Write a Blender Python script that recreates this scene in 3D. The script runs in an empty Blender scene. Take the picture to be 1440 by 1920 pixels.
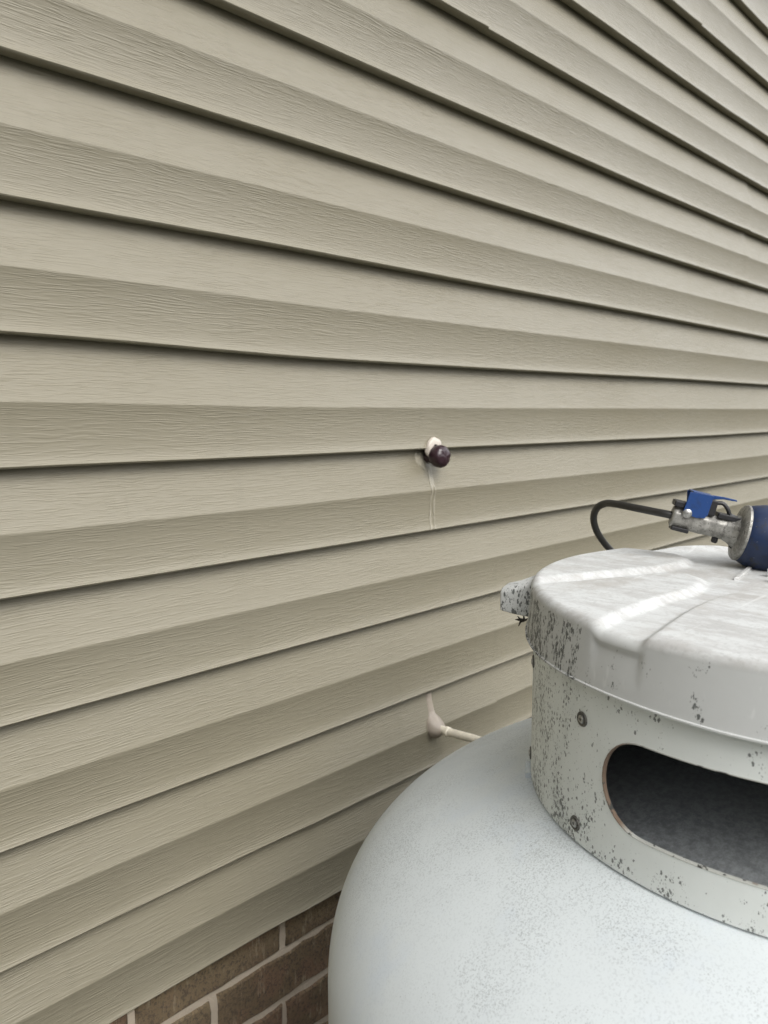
import bpy, bmesh, math, random
from mathutils import Vector, Matrix, geometry, noise
random.seed(7)
R = math.radians
S = bpy.context.scene
C = S.collection

# ------------------------------------------------------------------ camera
YAW, PITCH, ROLL = 0.787409, -0.126167, -0.002883
D = 0.69692            # camera to the outer plane of the siding
GZ = -1.46              # ground
H = 0.1143             # exposure of one siding course
Z0 = 0.41139           # height of lap line 0 over the camera
cam_d = bpy.data.cameras.new('camera')
cam = bpy.data.objects.new('camera', cam_d); C.objects.link(cam)
F = Vector((math.sin(YAW)*math.cos(PITCH), math.cos(YAW)*math.cos(PITCH), math.sin(PITCH)))
Rt = Vector((math.cos(YAW), -math.sin(YAW), 0)); U = Rt.cross(F)
X = math.cos(ROLL)*Rt + math.sin(ROLL)*U
Y = -math.sin(ROLL)*Rt + math.cos(ROLL)*U
cam.matrix_world = Matrix(((X.x, Y.x, -F.x, 0), (X.y, Y.y, -F.y, 0), (X.z, Y.z, -F.z, 0), (0, 0, 0, 1)))
cam_d.sensor_fit = 'VERTICAL'; cam_d.sensor_height = 36; cam_d.sensor_width = 27
cam_d.lens = 1442/1920*36
cam_d.clip_start = 0.01; cam_d.clip_end = 500
cam_d.dof.use_dof = True; cam_d.dof.focus_distance = 0.66; cam_d.dof.aperture_fstop = 10
S.camera = cam
S.render.resolution_x = 768; S.render.resolution_y = 1024

# ------------------------------------------------------------------ world, sun, exposure
SUN_EL, SUN_AZ = R(43), R(194)      # azimuth clockwise from +y: high behind the camera
ZMIN, ZMAX, RBOOST = 0.5, 1.5, 5.8
w = bpy.data.worlds.new('World'); S.world = w; w.use_nodes = True
nt = w.node_tree; nt.nodes.clear()
sky = nt.nodes.new('ShaderNodeTexSky'); sky.sky_type = 'NISHITA'; sky.sun_disc = False
sky.sun_elevation = SUN_EL; sky.sun_rotation = SUN_AZ; sky.dust_density = 6; sky.air_density = 1.0
hs = nt.nodes.new('ShaderNodeHueSaturation'); hs.inputs['Saturation'].default_value = 0.14
# overcast: the cloud deck is brighter overhead than at the horizon
tcw = nt.nodes.new('ShaderNodeTexCoord'); sx = nt.nodes.new('ShaderNodeSeparateXYZ')
mr = nt.nodes.new('ShaderNodeMapRange'); mr.interpolation_type = 'SMOOTHSTEP'; mr.inputs['From Min'].default_value = -0.05; mr.inputs['From Max'].default_value = 0.6
mr.inputs['To Min'].default_value = ZMIN; mr.inputs['To Max'].default_value = ZMAX
# and sky brightness boosted towards the right, added to brighten the wall there
mr2 = nt.nodes.new('ShaderNodeMapRange'); mr2.interpolation_type = 'SMOOTHSTEP'; mr2.inputs['From Min'].default_value = 0.1; mr2.inputs['From Max'].default_value = 1.0
mr2.inputs['To Min'].default_value = 1.0; mr2.inputs['To Max'].default_value = RBOOST
mm = nt.nodes.new('ShaderNodeMath'); mm.operation = 'MULTIPLY'
mx = nt.nodes.new('ShaderNodeMix'); mx.data_type = 'RGBA'; mx.blend_type = 'MULTIPLY'; mx.inputs[0].default_value = 1
bg = nt.nodes.new('ShaderNodeBackground'); bg.inputs['Strength'].default_value = 0.12
ow = nt.nodes.new('ShaderNodeOutputWorld')
L = nt.links.new
L(sky.outputs[0], hs.inputs['Color']); L(tcw.outputs['Generated'], sx.inputs[0]); L(sx.outputs[2], mr.inputs['Value'])
L(sx.outputs[0], mr2.inputs['Value']); L(mr.outputs[0], mm.inputs[0]); L(mr2.outputs[0], mm.inputs[1])
L(hs.outputs[0], mx.inputs[6]); L(mm.outputs[0], mx.inputs[7]); L(mx.outputs[2], bg.inputs['Color']); L(bg.outputs[0], ow.inputs[0])
sd = bpy.data.lights.new('sun', 'SUN'); sd.energy = 1.1; sd.angle = R(32); sd.color = (1, 0.97, 0.93)
so = bpy.data.objects.new('sun', sd); C.objects.link(so)
sdir = Vector((math.sin(SUN_AZ)*math.cos(SUN_EL), math.cos(SUN_AZ)*math.cos(SUN_EL), math.sin(SUN_EL)))
so.rotation_euler = sdir.to_track_quat('Z', 'Y').to_euler(); so.location = sdir*5
S.view_settings.view_transform = 'Standard'; S.view_settings.look = 'None'
S.view_settings.exposure = 0.03; S.view_settings.gamma = 1

# ------------------------------------------------------------------ helpers
def tag(o, label=None, cat=None, group=None, kind=None):
    if label: o['label'] = label
    if cat: o['category'] = cat
    if group: o['group'] = group
    if kind: o['kind'] = kind
    return o
def empty(name, loc):
    o = bpy.data.objects.new(name, None); C.objects.link(o); o.location = loc; o.empty_display_size = .05
    return o
def mesh_obj(name, verts, faces, mat, parent=None, smooth=True, origin=None):
    """verts are world coordinates; the object's origin sits at `origin` or the parent's"""
    me = bpy.data.meshes.new(name)
    off = Vector(origin) if origin is not None else (wloc(parent) if parent else Vector())
    me.from_pydata([tuple(Vector(v)-off) for v in verts], [], faces)
    me.validate(); me.update()
    if smooth: me.polygons.foreach_set('use_smooth', [True]*len(me.polygons))
    if mat: me.materials.append(mat)
    o = bpy.data.objects.new(name, me); C.objects.link(o)
    if parent:
        o.parent = parent; o.location = off-wloc(parent)
    else: o.location = off
    return o
def wloc(o):
    v = Vector(o.location)
    while o.parent: o = o.parent; v += Vector(o.location)
    return v
class MB:
    def __init__(s): s.v = []; s.f = []
    def add(s, v, f):
        n = len(s.v); s.v += [Vector(p) for p in v]; s.f += [tuple(i+n for i in q) for q in f]
    def grid(s, rows, close=False):
        n = len(s.v); m = len(rows[0])
        for r in rows: s.v += [Vector(p) for p in r]
        for i in range(len(rows)-1):
            for j in range(m if close else m-1):
                a = n+i*m+j; b = n+i*m+(j+1) % m
                s.f.append((a, b, b+m, a+m))
    def lathe(s, prof, M=None, seg=32, cap=False):
        M = M or Matrix()
        rows = [[M @ Vector((r*math.cos(2*math.pi*k/seg), r*math.sin(2*math.pi*k/seg), z)) for k in range(seg)] for r, z in prof]
        s.grid(rows, True)
    def tube(s, pts, rad, seg=14, caps=True):
        pts = [Vector(p) for p in pts]; rows = []
        up = Vector((0, 0, 1)); n = len(pts); pn = None
        for i, p in enumerate(pts):
            t = (pts[min(i+1, n-1)]-pts[max(i-1, 0)]).normalized()
            if pn is None:
                a = up if abs(t.dot(up)) < .9 else Vector((1, 0, 0)); pn = (a-t*a.dot(t)).normalized()
            else: pn = (pn-t*pn.dot(t)).normalized()
            b = t.cross(pn); r = rad(i/(n-1)) if callable(rad) else rad
            rows.append([p+(pn*math.cos(2*math.pi*k/seg)+b*math.sin(2*math.pi*k/seg))*r for k in range(seg)])
        n0 = len(s.v); s.grid(rows, True)
        if caps:
            s.f.append(tuple(n0+k for k in range(seg))[::-1]); e = n0+(len(rows)-1)*seg; s.f.append(tuple(e+k for k in range(seg)))
    def build(s, name, mat, parent=None, smooth=True, bevel=0, origin=None, angle=40):
        o = mesh_obj(name, s.v, s.f, mat, parent, smooth, origin)
        bm = bmesh.new(); bm.from_mesh(o.data); bmesh.ops.recalc_face_normals(bm, faces=bm.faces)
        if smooth:
            for e in bm.edges:
                if len(e.link_faces) == 2 and e.calc_face_angle(0) > R(angle): e.smooth = False
        bm.to_mesh(o.data); bm.free()
        if bevel:
            m = o.modifiers.new('bevel', 'BEVEL'); m.width = bevel; m.segments = 3; m.limit_method = 'ANGLE'; m.angle_limit = R(30)
        return o
def spline(pts, n=12):
    P = [Vector(p) for p in pts]; P = [2*P[0]-P[1]]+P+[2*P[-1]-P[-2]]; out = []
    for i in range(1, len(P)-2):
        for k in range(n):
            t = k/n; a, b, c, d = P[i-1:i+3]
            out.append(.5*((2*b)+(c-a)*t+(2*a-5*b+4*c-d)*t*t+(-a+3*b-3*c+d)*t**3))
    out.append(P[-2]); return out
def smooth(a, b, x):
    t = min(1, max(0, (x-a)/(b-a))); return t*t*(3-2*t)

# node helpers -------------------------------------------------------
class NT:
    def __init__(s, name):
        s.m = bpy.data.materials.new(name); s.m.use_nodes = True; s.t = s.m.node_tree; s.t.nodes.clear()
        s.out = s.n('ShaderNodeOutputMaterial'); s.b = s.n('ShaderNodeBsdfPrincipled'); s.l(s.b.outputs[0], s.out.inputs[0])
        s.co = s.n('ShaderNodeTexCoord').outputs['Object']
    def n(s, t): return s.t.nodes.new(t)
    def l(s, a, b): s.t.links.new(a, b)
    def put(s, v, i):
        if isinstance(v, bpy.types.NodeSocket): s.l(v, i)
        else: i.default_value = v
    def math(s, op, a, b=0.0, c=None, clamp=False):
        n = s.n('ShaderNodeMath'); n.operation = op; n.use_clamp = clamp
        s.put(a, n.inputs[0]); s.put(b, n.inputs[1])
        if c is not None: s.put(c, n.inputs[2])
        return n.outputs[0]
    def mapping(s, scale=(1, 1, 1), loc=(0, 0, 0), rot=(0, 0, 0), co=None):
        n = s.n('ShaderNodeMapping'); s.l(co or s.co, n.inputs[0]); n.inputs['Scale'].default_value = scale
        n.inputs['Location'].default_value = loc; n.inputs['Rotation'].default_value = rot; return n.outputs[0]
    def noise(s, scale, detail=2, rough=.5, co=None, dist=0):
        n = s.n('ShaderNodeTexNoise'); s.l(co or s.co, n.inputs['Vector']); n.inputs['Scale'].default_value = scale
        n.inputs['Detail'].default_value = detail; n.inputs['Roughness'].default_value = rough; n.inputs['Distortion'].default_value = dist
        return n.outputs[0]
    def vor(s, scale, co=None, feature='F1', rand=1):
        n = s.n('ShaderNodeTexVoronoi'); n.feature = feature; s.l(co or s.co, n.inputs['Vector']); n.inputs['Scale'].default_value = scale
        n.inputs['Randomness'].default_value = rand; return n
    def step(s, v, a, b, lo=0., hi=1.):
        n = s.n('ShaderNodeMapRange'); n.interpolation_type = 'SMOOTHSTEP'; s.put(v, n.inputs['Value'])
        n.inputs['From Min'].default_value = a; n.inputs['From Max'].default_value = b
        n.inputs['To Min'].default_value = lo; n.inputs['To Max'].default_value = hi; return n.outputs[0]
    def mix(s, f, a, b, blend='MIX'):
        n = s.n('ShaderNodeMix'); n.data_type = 'RGBA'; n.blend_type = blend; s.put(f, n.inputs[0])
        for v, i in ((a, n.inputs[6]), (b, n.inputs[7])):
            if isinstance(v, (tuple, list)): i.default_value = (*v[:3], 1)
            else: s.l(v, i)
        return n.outputs[2]
    def bump(s, h, strength, dist, normal=None):
        n = s.n('ShaderNodeBump'); n.inputs['Strength'].default_value = strength; n.inputs['Distance'].default_value = dist
        s.l(h, n.inputs['Height'])
        if normal: s.l(normal, n.inputs['Normal'])
        return n.outputs[0]
    def xyz(s, co=None):
        n = s.n('ShaderNodeSeparateXYZ'); s.l(co or s.co, n.inputs[0]); return n.outputs
    def set(s, color=None, rough=None, normal=None, metal=None, spec=None, **kw):
        b = s.b.inputs
        if color is not None:
            if isinstance(color, (tuple, list)): b['Base Color'].default_value = (*color, 1)
            else: s.l(color, b['Base Color'])
        if rough is not None: s.put(rough, b['Roughness'])
        if metal is not None: s.put(metal, b['Metallic'])
        if spec is not None: b['Specular IOR Level'].default_value = spec
        if normal is not None: s.l(normal, b['Normal'])
        for k, v in kw.items(): s.put(v, b[k])
        return s.m

# ------------------------------------------------------------------ materials
def siding_mat():
    t = NT('clay vinyl'); x, y, z = t.xyz()
    warp = t.noise(1, 2, .5, t.mapping((11, 20, 24)))
    zz = t.math('MULTIPLY_ADD', warp, .0055, z)
    cb = t.n('ShaderNodeCombineXYZ'); t.l(x, cb.inputs[0]); t.l(zz, cb.inputs[2])
    co = cb.outputs[0]
    n1 = t.noise(1, 2.5, .55, t.mapping((21, 1, 370), co=co))
    n2 = t.noise(1, 2, .5, t.mapping((34, 1, 520), (3, 0, 1), co=co))
    ridge = t.math('ABSOLUTE', t.math('SUBTRACT', n1, .5))
    h = t.math('ADD', t.math('MULTIPLY', t.step(ridge, 0, .16), .75), t.math('MULTIPLY', n2, .55))
    amp = t.step(t.noise(1, 2, .5, t.mapping((5, 1, 22))), .3, .7, .62, 1.0)
    h = t.math('MULTIPLY', h, amp)
    fine = t.noise(1, 2, .6, t.mapping((700, 700, 900)))
    h = t.math('ADD', h, t.math('MULTIPLY', fine, .06))
    big = t.noise(1, 2, .5, t.mapping((2.2, 1, 5)))
    col = t.mix(t.step(big, .3, .7), (.198, .179, .128), (.212, .194, .144))
    dust = t.noise(1, 5, .7, t.mapping((9, 9, 30)))
    col = t.mix(t.step(dust, .5, .85, 0, .3), col, (.180, .164, .116))
    # double-course panels differ a little in tone; faint rain-washed dust streaks run down them
    pn = t.math('FLOOR', t.math('DIVIDE', t.math('SUBTRACT', z, Z0-GZ-H*.02), 2*H))
    wn = t.n('ShaderNodeTexWhiteNoise'); wn.noise_dimensions = '1D'; t.l(pn, wn.inputs['W'])
    col = t.mix(t.math('MULTIPLY', wn.outputs[0], .16), col, (.160, .148, .108))
    rn = t.noise(1, 4, .65, t.mapping((34, 1, 1.6)))
    col = t.mix(t.step(rn, .52, .74, 0, .22), col, (.165, .150, .108))
    return t.set(col, t.step(n1, .2, .8, .38, .50), t.bump(h, .55, .00068), spec=.5)
def specks(t, scale, mask, size=.34, stretch=(1, 1, .55), seed=0):
    """0..1 mask of small irregular spots, only where `mask` is high"""
    co = t.mapping(stretch, (seed, seed*2, 0))
    wob = t.n('ShaderNodeVectorMath'); wob.operation = 'ADD'
    nn = t.n('ShaderNodeTexNoise'); t.l(co, nn.inputs['Vector']); nn.inputs['Scale'].default_value = scale*2.2; nn.inputs['Detail'].default_value = 2
    sc = t.n('ShaderNodeVectorMath'); sc.operation = 'SCALE'; t.l(nn.outputs['Color'], sc.inputs[0]); sc.inputs['Scale'].default_value = .9/scale
    t.l(co, wob.inputs[0]); t.l(sc.outputs[0], wob.inputs[1])
    v = t.vor(scale, wob.outputs[0])
    rnd = t.xyz(v.outputs['Color'])[0]
    rad = t.math('MULTIPLY', t.math('SUBTRACT', mask, rnd, clamp=True), size*2.2)
    rad = t.math('MINIMUM', rad, size)
    d = t.math('SUBTRACT', rad, v.outputs['Distance'])
    return t.step(d, -.02, .07)
TCX, TCY = 0.65461, 0.18392
def tank_paint(name, base, kind):
    t = NT(name); x, y, z = t.xyz()     # object origin is the tank axis, z as in the world
    big = t.noise(6, 4, .6); mid = t.noise(26, 4, .65); fine = t.noise(160, 3, .6)
    side_d = t.math('DIVIDE', t.math('ADD', t.math('MULTIPLY', x, math.cos(R(122))), t.math('MULTIPLY', y, math.sin(R(122)))), t.math('SQRT', t.math('ADD', t.math('MULTIPLY', x, x), t.math('MULTIPLY', y, y))))
    col = t.mix(t.step(mid, .35, .7, 0, .35), base, tuple(c*.9 for c in base))
    dark = (.045, .05, .048)
    rad = t.math('SQRT', t.math('ADD', t.math('MULTIPLY', x, x), t.math('MULTIPLY', y, y)))
    if kind == 'lid':
        side = t.step(z, -.1475, -.142, 1, 0)
        # the wall side of the rim carries heavy mildew
        left = t.step(side_d, .70, .93, 0, 1)
        clump = t.noise(1, 3, .6, t.mapping((85, 85, 22)))
        clump2 = t.noise(1, 3, .6, t.mapping((60, 60, 40), (7, 2, 1)))
        lug = t.step(rad, .2185, .2165)
        m = t.math('ADD', t.math('MULTIPLY', left, t.step(clump, .40, .60, .22, 1.5)), t.step(clump2, .52, .68, 0, .7))
        m = t.math('ADD', m, .03); m = t.math('MULTIPLY', m, t.math('MULTIPLY_ADD', lug, .55, .45))
        m = t.math('MULTIPLY', m, side)
        s1 = specks(t, 430, m, .55, (1, 1, .5)); s2 = specks(t, 240, t.math('MULTIPLY', m, .62), .46, (1, 1, .5), 3); s2 = t.math('MAXIMUM', s2, t.math('MULTIPLY', specks(t, 900, t.math('MULTIPLY', m, 1.2), .45, (1, 1, .5), 8), .6))
        s = t.math('MAXIMUM', s1, s2)
        top = t.step(z, -.1475, -.140)
        smear = t.noise(1, 6, .75, t.mapping((60, 18, 40), rot=(0, 0, .5)))
        grime = t.noise(16, 7, .75); pep = t.noise(330, 3, .7)
        col = t.mix(t.math('MULTIPLY', top, t.step(smear, .42, .62, 0, .7)), col, (.37, .365, .355))
        col = t.mix(t.math('MULTIPLY', top, t.step(grime, .46, .64, 0, .65)), col, (.36, .345, .32))
        col = t.mix(t.math('MULTIPLY', top, t.step(pep, .52, .66, 0, .35)), col, (.30, .30, .29))
        few = specks(t, 150, t.math('MULTIPLY', top, t.step(clump2, .45, .8, .0, .22)), .17, (1.6, .7, 1), 9)
        s = t.math('MAXIMUM', s, few)
        col = t.mix(t.math('MULTIPLY', s, .85), col, dark)
        # pale scuffs
        sc = t.noise(1, 2, .5, t.mapping((12, 160, 50), rot=(0, 0, -.45)))
        col = t.mix(t.math('MULTIPLY', t.step(sc, .66, .74), .3), col, (.72, .73, .72))
        h = t.math('ADD', t.math('MULTIPLY', mid, .5), t.math('MULTIPLY', fine, .12))
        return t.set(col, t.step(mid, .3, .7, .5, .7), t.bump(h, .35, .0016), spec=.4)
    if kind == 'collar':
        left = t.step(side_d, .66, .95, 0, 1)
        clump = t.noise(1, 3, .65, t.mapping((34, 34, 13), (2, 5, 1)))
        clump2 = t.noise(1, 3, .6, t.mapping((36, 36, 36), (11, 2, 4)))
        low = t.step(z, -.262, -.300, 0, 1)
        m = t.math('MULTIPLY', left, t.step(clump, .36, .64, .25, .85))
        m = t.math('ADD', m, t.step(clump2, .50, .66, .14, .55))
        m = t.math('ADD', m, t.math('MULTIPLY', low, t.step(clump2, .42, .58, .05, .75)))
        s1 = specks(t, 420, m, .42, (1, 1, .6), 5); s2 = specks(t, 250, t.math('MULTIPLY', m, .5), .38, (1, 1, .8), 8)
        s3 = specks(t, 900, t.math('ADD', t.math('MULTIPLY', m, .8), .12), .34, (1, 1, .6), 2)
        s = t.math('MAXIMUM', t.math('MAXIMUM', s1, s2), t.math('MULTIPLY', s3, .6))
        film = t.step(clump, .4, .75, 0, .30)
        col = t.mix(t.math('MULTIPLY', t.math('ADD', left, .25), film), col, (.42, .44, .42))
        col = t.mix(t.math('MULTIPLY', s, .82), col, dark)
        h = t.math('ADD', t.math('MULTIPLY', mid, .4), t.math('MULTIPLY', s, -.1))
        return t.set(col, t.step(mid, .3, .7, .42, .6), t.bump(h, .25, .0012), spec=.5)
    # dome
    clump = t.noise(7, 4, .65); clump2 = t.noise(15, 3, .6, t.mapping((1, 1, 1), (4, 1, 2)))
    up = t.step(z, -.44, -.36)
    m = t.math('MULTIPLY', up, t.math('ADD', t.step(clump, .42, .60, .22, .95), t.step(clump2, .46, .66, 0, .35)))
    mot = t.noise(640, 2, .6)
    col = t.mix(t.math('MULTIPLY', t.math('MULTIPLY', t.step(mot, .52, .62), up), t.step(clump, .36, .58, .15, .5)), col, (.32, .35, .365))
    s1 = specks(t, 620, m, .34, (1, 1, 1), 4); s2 = specks(t, 820, t.math('ADD', m, .02), .34, (1, 1, 1), 6)
    s3 = specks(t, 230, t.step(clump2, .5, .8, .015, .10), .26, (1, 1, 1), 12)
    pale = specks(t, 22, t.step(clump2, .3, .7, .05, .25), .22, (1, 1, 1), 17)
    blue = t.noise(11, 4, .7, t.mapping((1, 1, 1), (9, 9, 3)))
    col = t.mix(t.step(blue, .5, .72, 0, .35), col, (.50, .57, .66))
    col = t.mix(t.math('MULTIPLY', t.math('MAXIMUM', s1, s2), t.math('SUBTRACT', .42, t.math('MULTIPLY', pale, .5))), col, (.20, .22, .225))
    col = t.mix(t.math('MULTIPLY', s3, .8), col, (.07, .08, .08))
    col = t.mix(t.math('MULTIPLY', pale, .35), col, (.70, .73, .73))
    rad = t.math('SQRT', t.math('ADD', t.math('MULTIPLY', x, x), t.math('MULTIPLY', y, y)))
    shade_n = t.noise(170, 5, .8)
    inner = t.math('MULTIPLY', t.step(rad, .207, .200), t.step(shade_n, .35, .65, .72, 1.0))
    col = t.mix(inner, col, (.17, .18, .185))  # dome under the collar coloured darker, standing in for shade there
    h = t.math('ADD', t.math('MULTIPLY', big, 1.2), t.math('MULTIPLY', fine, .05))
    return t.set(col, t.step(mid, .3, .7, .34, .48), t.bump(h, .25, .002), spec=.5)
def simple(name, color, rough=.5, metal=0, nscale=0, namp=.3, bump=0, bscale=300, **kw):
    t = NT(name); col = color
    if nscale:
        n = t.noise(nscale, 4, .65); col = t.mix(t.step(n, .35, .7), color, tuple(c*(1-namp) for c in color))
    nr = t.bump(t.noise(bscale, 3, .6), .5, bump) if bump else None
    return t.set(col, rough, nr, metal, **kw)
M_SIDE = siding_mat()
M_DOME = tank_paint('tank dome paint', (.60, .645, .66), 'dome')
M_COLL = tank_paint('collar paint', (.72, .755, .735), 'collar')
M_LID = tank_paint('lid plastic', (.54, .555, .55), 'lid')
M_HOSE = simple('black rubber', (.022, .021, .019), .42, nscale=60, bump=.0002)
M_CAULK = simple('white sealant', (.52, .47, .41), .38, nscale=60, namp=.12, bump=.0008, bscale=60)
M_CAULK2 = simple('grey pink sealant', (.33, .285, .235), .42, nscale=50, namp=.15, bump=.0008, bscale=50)
M_PIPE = simple('cream painted tube', (.80, .74, .61), .4, nscale=90, namp=.25, bump=.0004, bscale=120)
M_WASH = simple('weathered washer', (.15, .145, .13), .55, .55, nscale=400, namp=.5, bump=.0003, bscale=700)
M_SCREW = simple('screw metal', (.42, .42, .40), .35, .9, nscale=500)
M_RUST = simple('rusty cut edge', (.20, .12, .07), .8, nscale=260, namp=.6)
M_SCRAP = simple('dark scrap', (.03, .026, .02), .8)
def rim_edge_mat():
    t = NT('slot cut edge'); n = t.noise(120, 3, .6); n2 = t.noise(45, 3, .6)
    x, y, z = t.xyz(); lf = t.step(y, .036, .046)
    col = t.mix(t.math('MAXIMUM', t.step(n2, .60, .66, 0, .9), t.math('MULTIPLY', lf, .9)), (.42, .43, .40), (.14, .085, .05))
    col = t.mix(t.step(n, .58, .63), col, (.05, .05, .045))
    return t.set(col, .6)
M_EDGE = rim_edge_mat()
def cast_mat():
    t = NT('scuffed cast alloy'); n = t.noise(260, 4, .7); n2 = t.noise(90, 4, .7)
    col = t.mix(t.step(n2, .42, .62), (.33, .325, .30), (.20, .195, .18))
    col = t.mix(t.step(n, .56, .64, 0, .75), col, (.06, .055, .05))
    return t.set(col, t.step(n2, .3, .7, .38, .6), t.bump(n, .5, .0006), t.step(n, .4, .6, .75, .3))
M_CAST = cast_mat()
def blue_mat(name, c, wear):
    t = NT(name); n = t.noise(120, 5, .7); n2 = t.noise(400, 3, .7)
    col = t.mix(t.step(n, .5, .68, 0, wear), c, (.012, .014, .02))
    col = t.mix(t.step(n2, .66, .72, 0, wear*.6), col, (.25, .27, .30))
    return t.set(col, .4, t.bump(n2, .3, .0003))
M_BLUE = blue_mat('blue painted steel', (.006, .042, .17), .3)
M_NAVY = blue_mat('worn navy rubber', (.005, .017, .058), 1.0)
M_BLACK = simple('black steel', (.012, .012, .014), .45, nscale=200)
def cap_mat():
    t = NT('plum black cap'); n = t.noise(90, 3, .6)
    return t.set(t.mix(n, (.016, .006, .010), (.035, .014, .02)), .28, t.bump(n, .7, .002))
M_CAP = cap_mat()
def film_mat():
    t = NT('clear sealant drip'); n = t.noise(1, 3, .6, t.mapping((220, 200, 60)))
    t.set(t.mix(n, (.42, .385, .30), (.50, .47, .39)), .3, t.bump(n, .6, .0012))
    t.b.inputs['Alpha'].default_value = .5
    return t.m
M_FILM = film_mat()
def brick_mat():
    t = NT('brown brick'); n = t.noise(18, 3, .6); f = t.noise(260, 5, .75); v = t.noise(1, 2, .5, t.mapping((4.8, 1, 14.9)))
    st = t.noise(1, 4, .7, t.mapping((160, 160, 30)))
    col = t.mix(t.step(v, .42, .6), (.125, .088, .050), (.165, .122, .070))
    col = t.mix(t.step(n, .5, .68, 0, .6), col, (.17, .095, .06))
    col = t.mix(t.step(f, .46, .62, 0, .8), col, (.05, .038, .028))
    col = t.mix(t.step(st, .56, .68, 0, .55), col, (.30, .24, .16))
    return t.set(col, .9, t.bump(t.math('ADD', f, t.math('MULTIPLY', st, .6)), .8, .0022))
M_BRICK = brick_mat()
def mortar_mat():
    t = NT('grey mortar'); f = t.noise(300, 5, .75); n = t.noise(30, 3, .6)
    col = t.mix(n, (.40, .34, .27), (.52, .45, .36)); col = t.mix(t.step(f, .55, .75, 0, .5), col, (.2, .17, .14))
    return t.set(col, .95, t.bump(f, .9, .002))
M_MORTAR = mortar_mat()
def ground_mat():
    t = NT('lawn soil'); n = t.noise(3, 5, .7); f = t.noise(60, 5, .75)
    col = t.mix(n, (.055, .065, .03), (.10, .09, .065)); col = t.mix(t.step(f, .4, .7, 0, .6), col, (.035, .04, .02))
    return t.set(col, .95, t.bump(f, 1, .02))

# ------------------------------------------------------------------ ground
mb = MB(); n = 40
mb.grid([[(-60+120*i/n, -60+120*j/n, GZ) for i in range(n+1)] for j in range(n+1)])
tag(mb.build('ground', ground_mat()), kind='structure')

# ------------------------------------------------------------------ house wall: siding over a brick base
# measured vertical waviness of the real lap lines: {line: [(x, dz), ...]}
WAVE = {1: [(0.256, 0.0016), (0.599, 0.0034), (1.707, 0.003), (2.03, 0.0038)], 2: [(0.248, -0.0014), (0.597, 0.0006), (1.722, 0.0031), (2.049, 0.0027)], 3: [(0.241, 0.0008), (0.595, -0.004), (1.736, 0.0013), (2.069, 0.002)], 4: [(0.234, -0.0003), (0.593, -0.0015), (1.752, -0.0037), (2.089, -0.0028)], 5: [(0.227, 0.0004), (0.591, 0.0003), (2.109, -0.0042)], 6: [(0.22, 0.0006), (0.589, 0.001)], 7: [(0.213, -0.0008), (0.55, -0.003)], 8: [(0.206, 0.001), (0.503, -0.0006), (0.585, -0.0026)], 0: [(0.601, -0.0012), (1.693, 0.0017), (2.01, 0.0045)], 9: [(0.5, 0.0045), (0.583, 0.0019)], -4: [(1.6, 0), (1.935, -0.0037)], -2: [(1.664, -0.0036), (1.972, 0.0005)]}
def lap_z(i, x):
    z = Z0-H*i
    w = WAVE.get(i)
    if w:
        if x <= w[0][0]: d = w[0][1]
        elif x >= w[-1][0]: d = w[-1][1]
        else:
            for (a, da), (b, db) in zip(w, w[1:]):
                if a <= x <= b: d = da+(db-da)*smooth(a, b, x); break
        z += d
    return z + .0006*noise.noise((x*2.1, i*3.7, 0))
PROF = [(-.14, .0172), (-.05, .0160), (0, .0153), (.06, .0144), (.14, .0126), (.25, .0092), (.35, .0058), (.43, .0033), (.475, .0014), (.493, .0006), (.499, .0004), (.505, .0005),
        (.512, .0006), (.53, .0011), (.57, .0020), (.62, .0029), (.69, .0036), (.77, .0039), (.85, .0037), (.91, .0031), (.95, .0020), (.97, .0009),
        (.982, .0003), (.993, .0011), (1.0, .0026), (1.0, .0060), (.998, .0132), (.988, .0138)]
def wall_depth(z, x=.8):
    """depth of the siding face behind its outer plane at a height"""
    i = math.floor((Z0-z)/H); zt, zb = lap_z(i, x), lap_z(i+1, x); f = (zt-z)/(zt-zb)
    f = min(max(f, 0), .999)
    for (a, da), (b, db) in zip(PROF, PROF[1:]):
        if a <= f <= b and b > a: return da+(db-da)*(f-a)/(b-a)
    return .002
SEAMS = {}
def fill_seams():
    for c in range(-17, 9): SEAMS[c] = []
    for cs, x in (((-3, -2), .905), ((-5, -4), 1.585), ((-1, 0), 1.893), ((7, 8), .948), ((1, 2), 2.9), ((5, 6), 3.3), ((-7, -6), 2.4), ((3, 4), 3.75)):
        for c in cs: SEAMS[c].append(x)
fill_seams()
house = empty('house_wall', (1.2, D, GZ))
tag(house, 'house wall clad in clay beige lap siding above a dark brown brick base', 'house wall')
mb = MB()
XA, XB = -2.2, 5.5
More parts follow.
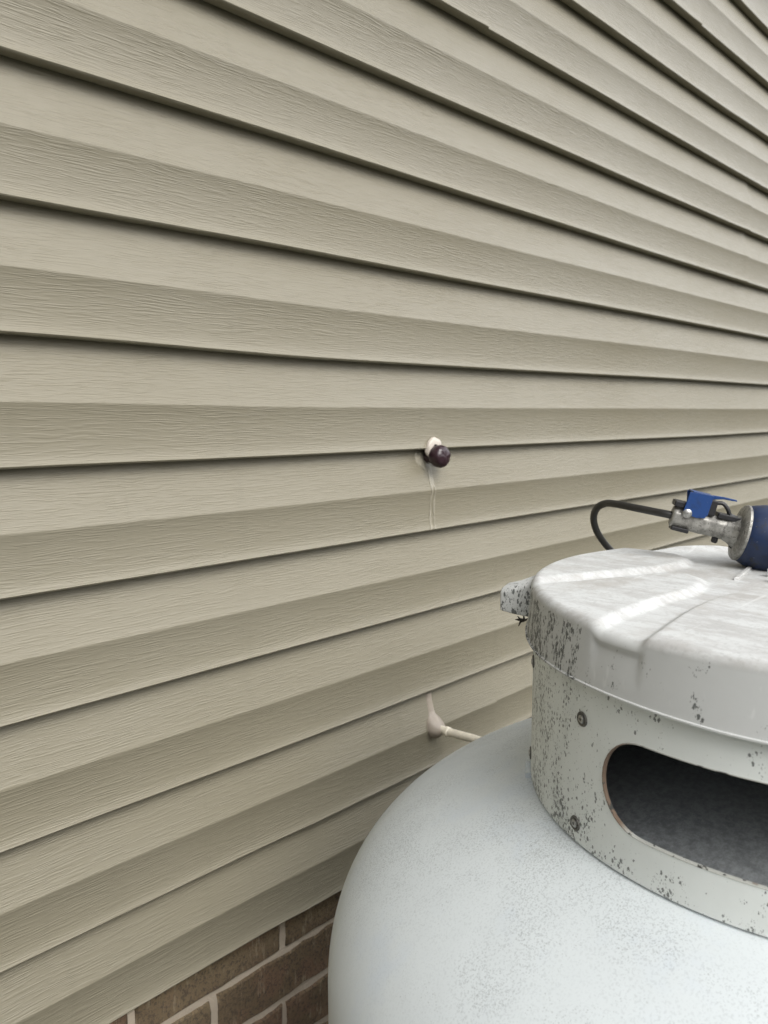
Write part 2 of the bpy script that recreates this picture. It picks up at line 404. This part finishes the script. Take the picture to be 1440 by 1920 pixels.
for c in range(-17, 9):
    ends = [XA]+sorted(SEAMS[c])+[XB]
    for k in range(len(ends)-1):
        a, b = ends[k], ends[k+1]
        if k > 0: a -= .025                     # tucked under the panel to its left
        xs = []; x = a
        while x < b-1e-6:
            xs.append(x); x += .03
        if k < len(ends)-2: xs = [v for v in xs if v < b-.03]+[b-.03, b-.012, b-.004, b]
        else: xs.append(b)
        rows = []
        for x in xs:
            zt, zb = lap_z(c, x), lap_z(c+1, x)
            under = k > 0 and x < ends[k]+.03
            over = (smooth(b-.5, b, x)*.0012+smooth(b-.05, b, x)*.0014) if k < len(ends)-2 else 0
            row = []
            for f, dpt in PROF:
                dy = dpt-over+(.0004 if k > 0 else 0)
                dy += .0009*noise.noise((x*3.3, c*1.7+f*.6, 4.2))
                zz = zt+(zb-zt)*f
                if k > 0 and f > .9 and x < ends[k]: zz = min(zz+.0015, zt) if f < 1 else zz+.0015
                row.append((x, D+dy, zz))
            rows.append(row)
        mb.grid(rows)
        if k < len(ends)-2:   # cut end of the overlapping panel, 1.1 mm thick
            r0 = rows[-1]; mb.grid([r0, [(p[0], p[1]+.0014, p[2]) for p in r0]])
sid = mb.build('siding', M_SIDE, house, angle=35)
# backing sheet behind the siding and the closed top of the wall
mb = MB()
def box(mb, x0, x1, y0, y1, z0, z1):
    v = [(x, y, z) for x in (x0, x1) for y in (y0, y1) for z in (z0, z1)]
    mb.add(v, [(0, 1, 3, 2), (4, 6, 7, 5), (0, 4, 5, 1), (2, 3, 7, 6), (0, 2, 6, 4), (1, 5, 7, 3)])
zbot = Z0-9*H
box(mb, XA, XB, D+.0185, D+.12, zbot+.006, Z0+17*H)
mb.build('wall_sheathing', simple('sheathing', (.30, .27, .20), .8), house, smooth=False)
# brickwork
BY = D+.021; BL, BH, MJ = .2032, .06773, .0098
mb = MB()
course0 = -.6705+BH/2+.0     # centre of the bed joint is at -.6705
rows_z = []
zj = -.6705+BH
r = 0
while zj > GZ-.1:
    zt, zb = zj-MJ/2, zj-BH+MJ/2
    off = .5405 if r % 2 == 0 else .4385
    x = off-BL*14
    while x < XB:
        j = random.uniform(-.0012, .0012); jz = random.uniform(-.0008, .0008); jy = random.uniform(-.001, .0015)
        x0, x1 = x+MJ/2+j, x+BL-MJ/2+j
        if x1 > XA:
            # slightly irregular edges along the front face
            nx, nz = 9, 4; rows = []
            for iz in range(nz+1):
                row = []
                for ix in range(nx+1):
                    u, v = ix/nx, iz/nz
                    e = .0035
                    px = x0+(x1-x0)*u+(e*noise.noise((u*3, v*7+x*31, r)) if ix in (0, nx) else 0)
                    pz = zb+jz+(zt-zb)*v+(e*noise.noise((u*9+x*17, v*3, r*5)) if iz in (0, nz) else 0)
                    row.append((px, BY+jy, pz))
                rows.append(row)
            # front plus a 12 mm return on each side
            def ring(dy, ins):
                cxx, czz = (x0+x1)/2, (zt+zb)/2; out = []
                loop = rows[0]+[q[-1] for q in rows[1:]]+rows[-1][-2::-1]+[q[0] for q in rows[-2:0:-1]]
                for p in loop:
                    sx_ = 1-ins/(x1-x0)*2; sz_ = 1-ins/(zt-zb)*2
                    out.append((cxx+(p[0]-cxx)*sx_, p[1]+dy, czz+(p[2]-czz)*sz_))
                return out
            inset = [[((x0+x1)/2+(p[0]-(x0+x1)/2)*(1-.003/(x1-x0)*2), p[1], (zt+zb)/2+(p[2]-(zt+zb)/2)*(1-.0022/(zt-zb)*2)) for p in q] for q in rows]
            mb.grid(inset)
            l0 = inset[0]+[q[-1] for q in inset[1:]]+inset[-1][-2::-1]+[q[0] for q in inset[-2:0:-1]]
            mb.grid([l0, ring(.0018, 0), ring(.014, 0)], True)
        x += BL
    zj -= BH; r += 1
brick = mb.build('brickwork', M_BRICK, house, angle=60)
mb = MB()
g = []
nx, nz = 700, 150
rowsm = []
for iz in range(nz+1):
    z = -.60+(GZ-.05+.60)*iz/nz
    rowsm.append([(XA+(XB-XA)*ix/nx, BY+.0035+.0016*noise.noise((ix*.9, iz*1.3, 1))+.0016*noise.noise((ix*.23, iz*.35, 6)), z) for ix in range(nx+1)])
mb.grid(rowsm)
mb.build('mortar', M_MORTAR, brick)

# ------------------------------------------------------------------ the tank
tank = empty('propane_tank', (TCX, TCY, GZ))
tag(tank, 'pale grey upright propane tank with speckled dome standing by the siding', 'propane tank')
O = Vector((TCX, TCY, 0))
RT, RB, ZE = .37884, .1762, -.4532
mb = MB(); prof = []
for k in range(61):
    a = k/60*math.pi/2
    prof.append((max(RT*math.sin(a), .0005), ZE+RB*math.cos(a)))
prof += [(RT, ZE-.05), (RT, -.8), (RT, -1.18)]
for k in range(1, 20):
    a = k/20*math.pi/2; prof.append((RT*math.cos(a), -1.18-.176*math.sin(a)))
mb.lathe(prof, Matrix.Translation(O), 192)
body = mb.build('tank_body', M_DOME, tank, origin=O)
mb = MB(); mb.lathe([(.285, -1.27), (.285, GZ+.004), (.281, GZ+.004), (.281, -1.27)], Matrix.Translation(O), 96)
mb.build('foot_ring', M_DOME, tank, origin=O)

# collar: rolled plate with a long round-ended opening
RC, CT = .209, .0028
ZB, ZT_ = -.3040, -.1600
A0, A1 = 163.2, 163.2+66.0          # opening, degrees
zs0, zs1 = -.2745, -.2107; hr = (zs1-zs0)/2; zc = (zs0+zs1)/2
def slot_loop(n=18):
    s0, s1 = R(A0)*RC+hr, R(A1)*RC-hr; pts = []
    for k in range(n+1): a = math.pi/2+math.pi*k/n; pts.append((s0+hr*math.cos(a), zc+hr*math.sin(a)))
    m = 40
    for k in range(1, m): pts.append((s0+(s1-s0)*k/m, zs0))
    for k in range(n+1): a = -math.pi/2+math.pi*k/n; pts.append((s1+hr*math.cos(a), zc+hr*math.sin(a)))
    for k in range(1, m): pts.append((s1-(s1-s0)*k/m, zs1))
    return pts
loop = slot_loop()
NS = 180; full = 2*math.pi*RC
sstart = 0.0
vs2, ed = [], []
for s_, z_ in loop: vs2.append(Vector((s_, z_)))
nl = len(loop); ed = [(i, (i+1) % nl) for i in range(nl)]
gridz = [ZB+(ZT_-ZB)*k/12 for k in range(13)]
def in_slot(s_, z_, m=.0035):
    s0, s1 = R(A0)*RC+hr, R(A1)*RC-hr; q = min(max(s_, s0), s1); return math.hypot(s_-q, z_-zc) < hr+m
gi = {}
for i in range(NS+1):
    for j, z_ in enumerate(gridz):
        s_ = full*i/NS
        if not in_slot(s_, z_): gi[(i, j)] = len(vs2); vs2.append(Vector((s_, z_)))
for j in range(12): ed.append((gi[(0, j)], gi[(0, j+1)])); ed.append((gi[(NS, j)], gi[(NS, j+1)]))
for i in range(NS): ed.append((gi[(i, 0)], gi[(i+1, 0)])); ed.append((gi[(i, 12)], gi[(i+1, 12)]))
res = geometry.delaunay_2d_cdt(vs2, ed, [], 0, 1e-7)
cv, cf = res[0], res[2]
def on_cyl(s_, z_, r): a = s_/RC; return (TCX+r*math.cos(a), TCY+r*math.sin(a), z_)
faces = []
for f in cf:
    m = sum((cv[i] for i in f), Vector((0, 0)))/len(f)
    if not in_slot(m.x, m.y, -1e-5): faces.append(tuple(f))
mb = MB()
mb.add([on_cyl(p.x, p.y, RC) for p in cv], faces)
mb.add([on_cyl(p.x, p.y, RC-CT) for p in cv], [f[::-1] for f in faces])
for z_ in (ZB, ZT_):
    mb.grid([[on_cyl(full*i/NS, z_, RC) for i in range(NS+1)], [on_cyl(full*i/NS, z_, RC-CT) for i in range(NS+1)]])
me_v, me_f = mb.v, mb.f
n_out = len(faces)
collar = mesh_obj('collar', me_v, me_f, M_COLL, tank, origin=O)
collar.data.materials.append(simple('shade-toned inner paint', (.10, .11, .11), .8, nscale=40, namp=.5))  # inside faces coloured darker to deepen the shade seen through the slot
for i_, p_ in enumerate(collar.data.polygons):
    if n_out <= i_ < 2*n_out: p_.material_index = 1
# cut edge of the opening: thin rusty lip standing 0.6 mm proud of the plate
mb = MB(); rws = []
cen = [((R(A0)*RC+hr) if s_ < R(A0)*RC+hr else ((R(A1)*RC-hr) if s_ > R(A1)*RC-hr else s_)) for s_, _ in loop]
def offl(d, r): 
    out = []
    for (s_, z_), c_ in zip(loop, cen):
        v = Vector((s_-c_, z_-zc)).normalized(); out.append(on_cyl(s_+v.x*d, z_+v.y*d, r))
    return out
mb.grid([offl(.0005, RC-.0001), offl(.0004, RC+.0003), offl(.0001, RC+.0003), offl(-.0003, RC), offl(-.0003, RC-CT), offl(.001, RC-CT-.0003)], True)
mb.build('cut_edge', M_EDGE, collar, origin=O)
# vertical weld where the plate's ends meet, on the wall side, and the weld beads on the dome
def rivet(adeg, z_):
    a = R(adeg); nrm = Vector((math.cos(a), math.sin(a), 0)); p = O+nrm*RC+Vector((0, 0, z_))
    M = Matrix.Translation(p) @ nrm.to_track_quat('Z', 'Y').to_matrix().to_4x4()
    mb = MB(); mb.lathe([(.0053, -.001), (.0054, .0004), (.0050, .0011), (.0040, .0010), (.0030, .0004), (.0023, .0004)], M, 28)
    w_ = mb.build('rivet', M_WASH, collar, origin=O)
    mb = MB(); mb.lathe([(.0030, .0002), (.0029, .0014), (.0022, .0020), (.0011, .0020), (.0009, .0008), (.0001, .0007)], M, 20)
    mb.build('rivet_pin', M_SCREW, w_, origin=O)
for a, z_ in ((157.1, -.2114), (155.9, -.2908), (128.3, -.2036), (125.5, -.288), (237, -.2114), (237, -.2908), (60, -.2114), (330, -.2114)):
    rivet(a, z_)
for a0 in (118, 232, 350):
    mb = MB()
    pts = [O+Vector(((RC+.001)*math.cos(R(a0+t)), (RC+.001)*math.sin(R(a0+t)), -.3055+.0006*math.sin(t*9))) for t in [k*.5 for k in range(20)]]
    mb.tube(pts, lambda u: .0035+.0008*math.sin(u*40), 8)
    mb.build('weld_bead', M_DOME, collar, origin=O)

# lid ---------------------------------------------------------------
A_ = [(-.111, .175), (-.072, .151), (-.018, .127), (.007, .116), (.042, .110), (.070, .118), (.086, .136), (.088, .158), (.080, .25), (-.05, .28), (-.17, .23)]
B_ = [(-.125, .168), (-.080, .146), (-.024, .119), (-.004, .107), (.002, .090), (-.010, .072), (-.031, .063), (-.062, .058), (-.101, .063), (-.167, .066), (-.215, .062), (-.29, .062), (-.22, .24)]
C_ = [(-.29, .021), (-.235, .026), (-.204, .032), (-.165, .0375), (-.125, .042), (-.086, .043), (-.055, .040), (-.03, .022), (-.015, -.005), (-.018, -.04), (-.04, -.09), (-.06, -.30), (-.35, -.25)]
D_ = [(.085, .30), (.096, .19), (.118, .150), (.150, .118), (.185, .095), (.32, .09), (.30, .30)]
E_ = [(.30, .045), (.12, .03), (.085, .005), (.09, -.03), (.13, -.06), (.3, -.12)]
F_ = [(.02, -.30), (.03, -.12), (.05, -.095), (.085, -.095), (.11, -.12), (.22, -.22)]
def sdf(poly, x, y):
    d = 1e9; ins = False; n = len(poly); j = n-1
    for i in range(n):
        x1, y1 = poly[i]; x0, y0 = poly[j]
        ex, ey = x0-x1, y0-y1; wx, wy = x-x1, y-y1
        t = min(1, max(0, (wx*ex+wy*ey)/(ex*ex+ey*ey))); dx, dy = wx-ex*t, wy-ey*t
        d = min(d, dx*dx+dy*dy)
        if (y1 > y) != (y0 > y) and x < (x0-x1)*(y-y1)/(y0-y1)+x1: ins = not ins
        j = i
    d = math.sqrt(d); return d if ins else -d
LOBES = [(A_, .0050, .0098), (B_, .0045, .0100), (C_, .0040, .005), (D_, .0070, .026), (E_, .005, .008), (F_, .005, .008)]
ZL = -.1424; RW = .2122; RHO = .0075; ZRIM = -.1817
def lid_h(x, y):
    h = 0
    for poly, amp, wd in LOBES:
        sd_ = sdf(poly, x, y)
        if sd_ > -.003: h = max(h, amp*smooth(-.002, wd, sd_))
    return h+.0006*noise.noise((x*14, y*14, 3))+.0012*(1-(math.hypot(x, y)/.2)**2)
mb = MB(); NA = 600; rows = []
rr = [.0008]+[(RW-RHO)*k/110 for k in range(1, 111)]
def ring_pts(fn): return [fn(2*math.pi*k/NA) for k in range(NA)]
for r_ in rr:
    rows.append([(TCX+r_*math.cos(a), TCY+r_*math.sin(a), ZL+lid_h(r_*math.cos(a), r_*math.sin(a))) for a in (2*math.pi*k/NA for k in range(NA))])
hedge = [lid_h((RW-RHO)*math.cos(2*math.pi*k/NA), (RW-RHO)*math.sin(2*math.pi*k/NA)) for k in range(NA)]
def rim_sag(a): return .0008*math.sin(3*a+1)+.0006*math.sin(7*a)
for q in range(1, 10):
    b_ = q/9*math.pi/2; r_ = RW-RHO+RHO*math.sin(b_); row = []
    for k in range(NA):
        a = 2*math.pi*k/NA; row.append((TCX+r_*math.cos(a), TCY+r_*math.sin(a), ZL+hedge[k]-RHO*(1-math.cos(b_))))
    rows.append(row)
for q in range(1, 13):
    u = q/12; row = []
    for k in range(NA):
        a = 2*math.pi*k/NA; zt = ZL+hedge[k]-RHO; r_ = RW+.0026*u-.0022*smooth(.0035, 0, hedge[k])*(1-u)**2
        row.append((TCX+r_*math.cos(a), TCY+r_*math.sin(a), zt+(ZRIM+rim_sag(a)-zt)*u))
    rows.append(row)
for dr, dz in ((.0012, -.0004), (.0012, -.0016), (-.0022, -.0016), (-.0028, .001), (-.004, .02), (-.012, .026), (-.12, .0265)):
    rows.append([(TCX+(RW+.0026+dr)*math.cos(a), TCY+(RW+.0026+dr)*math.sin(a), ZRIM+rim_sag(a)+dz) for a in (2*math.pi*k/NA for k in range(NA))])
mb.grid(rows, True)
lid = mb.build('lid', M_LID, tank, origin=O, angle=60)
# lug on the wall side of the rim
ta = R(112); rn = Vector((math.cos(ta), math.sin(ta), 0)); tn = Vector((-math.sin(ta), math.cos(ta), 0))
mb = MB(); secs = []
for (rad, hw, zt, zb_) in ((.200, .022, -.1400, -.1790), (.214, .020, -.1455, -.1770), (.228, .017, -.1515, -.1765), (.2395, .0145, -.1545, -.1750), (.2415, .0135, -.1560, -.1740)):
    c_ = O+rn*rad
    q = .0035
    prof2 = [(-hw, zb_), (-hw, zt-q), (-hw+q, zt), (hw-q, zt), (hw, zt-q), (hw, zb_)]
    secs.append([c_+tn*s_+Vector((0, 0, z_)) for s_, z_ in prof2])
mb.grid(secs, True); n0 = len(mb.v)-6; mb.f.append(tuple(range(n0, n0+6)))
mb.build('lid_lug', M_LID, lid, origin=O, bevel=.0012)
# stamped rib and two small stop blocks near the lid's middle
def slab(mb, pts, z0, z1):
    n = len(pts); mb.add([(TCX+x, TCY+y, z0) for x, y in pts]+[(TCX+x, TCY+y, z1) for x, y in pts],
                         [tuple(range(n, 2*n))]+[(i, (i+1) % n, n+(i+1) % n, n+i) for i in range(n)])
mb = MB(); slab(mb, [(.012, .059), (.0155, .056), (.100, .070), (.0975, .0735)], -.142, -.1388)
mb.build('stamped_rib', M_LID, lid, origin=O, bevel=.0007)
for (bx, by, bz) in ((.032, .030, .0075), (.056, .040, .0085)):
    mb = MB(); slab(mb, [(bx-.010, by+.004), (bx-.006, by-.008), (bx+.030, by-.030), (bx+.032, by-.016)], -.142, -.142+bz)
    mb.build('stop_block', M_LID, lid, origin=O, bevel=.001)

# ------------------------------------------------------------------ hose nozzle lying on the lid
def cam_pt(u, v, depth):
    """photograph pixel + distance along the view axis, used only to take real positions off the photo"""
    return X*((u-720)/1442*depth)+Y*((960-v)/1442*depth)+F*depth
ZLT = -.1415
Pc = cam_pt(1394, 1000, .712)          # middle of the collar's front face
tail = cam_pt(1258, 966, .724)
ax = (Pc-tail).normalized(); Lb = (Pc-tail).length
print('nozzle', Pc-O, tail-O, Lb)
sd_v = -ax.cross(Vector((0, 0, 1))).normalized(); up_v = ax.cross(sd_v)
MN = Matrix(((sd_v.x, up_v.x, ax.x, tail.x), (sd_v.y, up_v.y, ax.y, tail.y), (sd_v.z, up_v.z, ax.z, tail.z), (0, 0, 0, 1)))
# local axes: x away from/towards camera (sideways), y up, z along the barrel from the hose end to the blue collar
noz = empty('hose_nozzle', Pc+Vector((0, 0, -.035)))
tag(noz, 'scuffed grey metal hose nozzle with blue guard and navy collar lying on the tank lid', 'hose nozzle')
def ngon(mb, secs, M):
    mb.grid([[M @ Vector((x, y, z)) for x, y in s] for z, s in secs], True)
    m = len(secs[0][1]); n0 = len(mb.v)-m*len(secs)
    mb.f.append(tuple(n0+k for k in range(m))[::-1]); e = len(mb.v)-m; mb.f.append(tuple(e+k for k in range(m)))
def octa(rx, ry, ph=.39, n=8, dy=0): return [(rx*math.cos(2*math.pi*k/n+ph), dy+ry*math.sin(2*math.pi*k/n+ph)) for k in range(n)]
mb = MB()
ngon(mb, [(0, octa(.0085, .0095)), (.002, octa(.0100, .0110)), (.030, octa(.0100, .0112)), (.034, octa(.0092, .0105)), (Lb-.018, octa(.0100, .0112)), (Lb-.012, octa(.0120, .0135)), (Lb-.007, octa(.0155, .0165)), (Lb-.004, octa(.020, .020))], MN)
barrel = mb.build('barrel', M_CAST, noz, smooth=False, bevel=.0014)
mb = MB(); mb.lathe([(.010, Lb-.008), (.0200, Lb-.0065), (.0250, Lb-.005), (.0264, Lb-.003), (.0262, Lb-.0010), (.024, Lb+.001)], MN, 48)
mb.build('flange', M_CAST, noz)
mb = MB(); mb.lathe([(.0225, Lb-.004), (.0255, Lb-.0015), (.0278, Lb+.004), (.0300, Lb+.011), (.0318, Lb+.020), (.0328, Lb+.032), (.0325, Lb+.045), (.031, Lb+.050), (.024, Lb+.051), (.022, Lb+.046), (.022, Lb+.010), (.002, Lb+.009)], MN, 64)
navy = mb.build('collar_ring', M_NAVY, noz)
# dark window in the side of the collar ring
def on_ring(t_, a_, r_): return MN @ Vector((-r_*math.cos(a_), r_*math.sin(a_), Lb+t_))
for a_c in (-.05, 2.0, 4.1):
    mb = MB(); rws = []
    for q in range(9):
        a_ = a_c+(-.42+.84*q/8); rws.append([on_ring(.020, a_, .0310), on_ring(.0205, a_, .0330), on_ring(.036, a_, .0337), on_ring(.0365, a_, .0318)])
    mb.grid(rws); mb.build('ring_window', M_BLACK, navy)
# blue sheet guard: folded plate over the hose end, with a thin tongue running forward
sgn = -1   # side facing the camera
def nb(mb, x0, x1, y0, y1, z0, z1):
    v = [MN @ Vector((x, y, z)) for x in (x0, x1) for y in (y0, y1) for z in (z0, z1)]
    mb.add(v, [(0, 1, 3, 2), (4, 6, 7, 5), (0, 4, 5, 1), (2, 3, 7, 6), (0, 2, 6, 4), (1, 5, 7, 3)])
mb = MB()
def plate(mb, pts, x0, x1):   # pts in (z, y)
    n = len(pts); mb.add([MN @ Vector((x0, y, z)) for z, y in pts]+[MN @ Vector((x1, y, z)) for z, y in pts],
                         [tuple(range(n))[::-1], tuple(range(n, 2*n))]+[(i, (i+1) % n, n+(i+1) % n, n+i) for i in range(n)])
plate(mb, [(.0085, .0262), (.0295, .0275), (.0290, .009), (.027, .0055), (.020, .0040), (.014, .0050), (.0075, .0075)], -.0118, -.0106)
plate(mb, [(.0095, .0262), (.0300, .0275), (.0290, .018), (.012, .015)], .0106, .0118)
nb(mb, -.0118, .0118, .0262, .0274, .0108, .0296)
plate(mb, [(.0292, .0275), (.040, .0284), (.051, .0284), (.052, .0270), (.048, .0266), (.040, .0262), (.0292, .0230)], -.0035, -.0020)
mb.build('guard', M_BLUE, noz, smooth=False, bevel=.0005)
mb = MB(); nb(mb, -.0085, .0085, .009, .0235, .0265, .0355); nb(mb, -.008, .008, .0085, .0135, .0385, .062)
nb(mb, -.0095, .0095, .010, .0155, -.001, .012); nb(mb, -.0080, .0080, -.0125, -.0085, .002, .018)
lat = mb.build('latch_block', M_BLACK, noz, smooth=False, bevel=.001)
mb = MB(); mb.tube([MN @ p for p in spline([(-.002, .0215, .0355), (-.002, .0222, .041), (-.002, .0185, .046), (-.002, .0135, .050), (-.002, .0120, .058)], 6)], .0019, 8)
mb.build('trigger', M_BLACK, noz)
for z_, r_ in ((.043, .0030), (.060, .0036), (.067, .003)):
    mb = MB(); mb.lathe([(r_, -.0), (r_, .0045), (r_*.7, .0055), (.0002, .0056)], MN @ Matrix.Translation((-.002, -.0095-.001*(z_ > .05), z_)) @ Matrix.Rotation(R(90), 4, 'X'), 8)
    mb.build('bolt', M_BLACK, noz, angle=30)
mb = MB(); mb.lathe([(.0045, 0), (.0042, .0016), (.0028, .0026), (.0002, .0028)], MN @ Matrix.Translation((-.0102, .0062, .0115)) @ Matrix.Rotation(R(-90), 4, 'Y'), 20)
mb.build('pivot_bolt', M_SCREW, noz)
# hose: leaves the nozzle, loops and drops behind the tank lid
hp = [tail+ax*.006, tail-ax*.004]
for u, v, d in ((1225, 959, .733), (1190, 952, .748), (1155, 945, .770), (1135, 944, .787), (1119, 953, .802), (1113, 972, .820), (1119, 996, .836), (1134, 1019, .848), (1153, 1040, .858), (1172, 1063, .866)):
    hp.append(cam_pt(u, v, d))
e = hp[-1]; print('hose end', e-O)
for x_, y_, z_ in ((.150, .240, -.215), (.165, .265, -.30), (.19, .31, -.36), (.20, .345, -.46), (.22, .35, -.60), (.24, .36, -.9), (.25, .38, -1.2), (.30, .42, GZ+.03), (.45, .40, GZ+.006), (.75, .25, GZ+.006)):
    hp.append(Vector((TCX+x_, TCY+y_, z_)))
mb = MB(); mb.tube(spline(hp, 8), .0037, 14)
mb.build('hose', M_HOSE, noz)

# ------------------------------------------------------------------ capped pipe stub in the siding, with sealant runs
px, pz = .7975, -.0570
pcap = empty('pipe_cap', (px, D, pz))
tag(pcap, 'small black plum coloured cap on a pipe stub sealed into the siding', 'pipe cap')
Mo = Matrix.Translation((px, D, pz)) @ Matrix.Rotation(R(90), 4, 'X')     # local z -> -y
mb = MB()
rows = []
for r_, z_ in [(.0088, -.012), (.0105, .000), (.0132, .002), (.0150, .005), (.0155, .009), (.0153, .013), (.0142, .0165), (.0118, .0195), (.0080, .0212), (.003, .0216), (.0002, .0216)]:
    rows.append([Mo @ Vector((r_*math.cos(a)*(1+.07*noise.noise((math.cos(a)*1.5, math.sin(a)*1.5, z_*120))), r_*math.sin(a)*(1+.07*noise.noise((math.cos(a)*1.5, math.sin(a)*1.5, z_*120+4))), z_+.0012*noise.noise((math.cos(a)*r_*180, math.sin(a)*r_*180, 2)))) for a in [2*math.pi*k/40 for k in range(40)]])
mb.grid(rows, True); mb.build('cap', M_CAP, pcap)
mb = MB(); rows = []
for q in range(13):
    b_ = q/12*math.pi*.5; row = []
    for k in range(40):
        a = 2*math.pi*k/40; lump = 1+.18*noise.noise((math.cos(a)*1.3+5, math.sin(a)*1.3, q*.15))
        rad = (.0142*math.cos(b_)+.006*math.sin(b_))*lump
        y_ = .0075*math.sin(b_); cx_, cz_ = -.0005, .0105
        row.append((px+cx_+rad*math.cos(a), D-y_+.003, pz+cz_+rad*math.sin(a)))
    rows.append(row)
mb.grid(rows, True); mb.build('sealant', M_CAULK, pcap)
def drape(mb, cx_, z_top, z_bot, wfun, thick, nz=70, nxx=9, drift=lambda u: 0):
    rows = []
    for q in range(nz+1):
        u = q/nz; z_ = z_top+(z_bot-z_top)*u; wd = wfun(u); row = []
        for k in range(nxx+1):
            s_ = k/nxx*2-1; x_ = cx_+drift(u)+s_*wd+.0006*noise.noise((u*9, k, 3))
            e_ = max(0, 1-abs(s_)**3)*min(1, min(u, 1-u)*14+.15)
            rim = .55+.45*smooth(.2, .8, abs(s_))
            t_ = thick*e_*rim*(1+.6*noise.noise((u*11, s_*1.5, cx_*40)))
            row.append((x_, D+wall_depth(z_, x_)-.0002-t_, z_))
        rows.append(row)
    mb.grid(rows)
mb = MB(); drape(mb, .7935, -.068, -.1615, lambda u: .0015+.0005*math.sin(u*9), .0012, drift=lambda u: .0005+.0022*(1-u)**3)
drape(mb, .8020, -.072, -.1580, lambda u: .0012+.0004*math.sin(u*13), .0008, drift=lambda u: -.0030*(1-u)**2)
drape(mb, .7975, -.070, -.100, lambda u: .0042, .0008, 30)
drape(mb, .781, -.0505, -.0775, lambda u: .012*math.sin(math.pi*(.15+.8*u)), .0014, 30, 14, drift=lambda u: .010*u)
mb.build('sealant_run', M_FILM, pcap)

# ------------------------------------------------------------------ thin tube coming out of the siding towards the tank
gx, gz = .8035, -.4475
gas = empty('gas_line', (gx, D, gz))
tag(gas, 'thin cream tube leaving the siding towards the tank with smeared sealant at its base', 'gas line')
gp = [(gx, D+.012, gz), (gx, D-.02, gz), (gx+.003, D-.06, gz+.001), (gx+.006, D-.10, gz), (gx+.012, D-.145, gz-.004), (gx+.016, D-.165, gz-.02), (gx+.016, D-.170, gz-.06), (gx+.016, D-.17, gz-.2)]
gp = [(gx, D+.012, gz), (gx, D-.02, gz), (gx+.004, D-.06, gz+.001), (gx+.012, D-.09, gz), (gx+.05, D-.100, gz-.006), (gx+.12, D-.085, gz-.06), (gx+.15, D-.07, gz-.30), (gx+.15, D-.06, GZ)]
mb = MB(); mb.tube(spline(gp, 8), .0058, 14); mb.build('tube', M_PIPE, gas)
mb = MB(); mb.lathe([(.0057, .0), (.0070, .001), (.0072, .006), (.0057, .0075)], Matrix.Translation((gx, D-.019, gz)) @ Matrix.Rotation(R(90), 4, 'X'), 20)
mb.build('ferrule', M_PIPE, gas)
mb = MB(); rows = []
# pear shaped smear of sealant: body round the tube and a tail drawn up to the lap above
nzz = 40
for q in range(nzz+1):
    u = q/nzz; z_ = gz+.048-u*(.048+.0165); row = []
    hw = .0078-.0016*math.sin(u*6)
    if u > .44: hw = max(hw*min(1, 1.6-u) if u < .7 else 0, .0142*math.sqrt(max(0, 1-((u-.72)/.28)**2))+.0004)
    th = .0034+.0150*smooth(.38, .76, u)*math.sqrt(max(0, min(1, (1.001-u)/.2)))
    for k in range(15):
        a = math.pi*k/14; x_ = gx-.001-hw*math.cos(a)*1.05+.0008*noise.noise((u*5, k*.4, 1))
        row.append((x_, D+wall_depth(z_, x_)+.001-th*math.sin(a)*(1+.15*noise.noise((u*6, k*.3, 9))), z_))
    rows.append(row)
mb.grid(rows); mb.build('sealant', M_CAULK2, gas)

# ------------------------------------------------------------------ small dark scrap caught under the lid lug
sp = cam_pt(982, 1163, .752)
mb = MB()
for dx, dz, dy in ((-.006, .004, 0), (-.0065, .0005, .002), (-.004, -.006, .001), (-.001, .006, -.001), (.004, .002, 0)):
    mb.tube([sp+Vector((0, 0, 0)), sp-F*0+Rt*dx*.6+Vector((0, dy, dz*.3)), sp+Rt*dx+Vector((0, dy, dz))], lambda u: .0013*(1-u)+.0004, 6)
sc = mb.build('leaf_scrap', M_SCRAP, origin=sp)
tag(sc, 'tiny dark bristly scrap caught under the lug of the tank lid', 'debris')
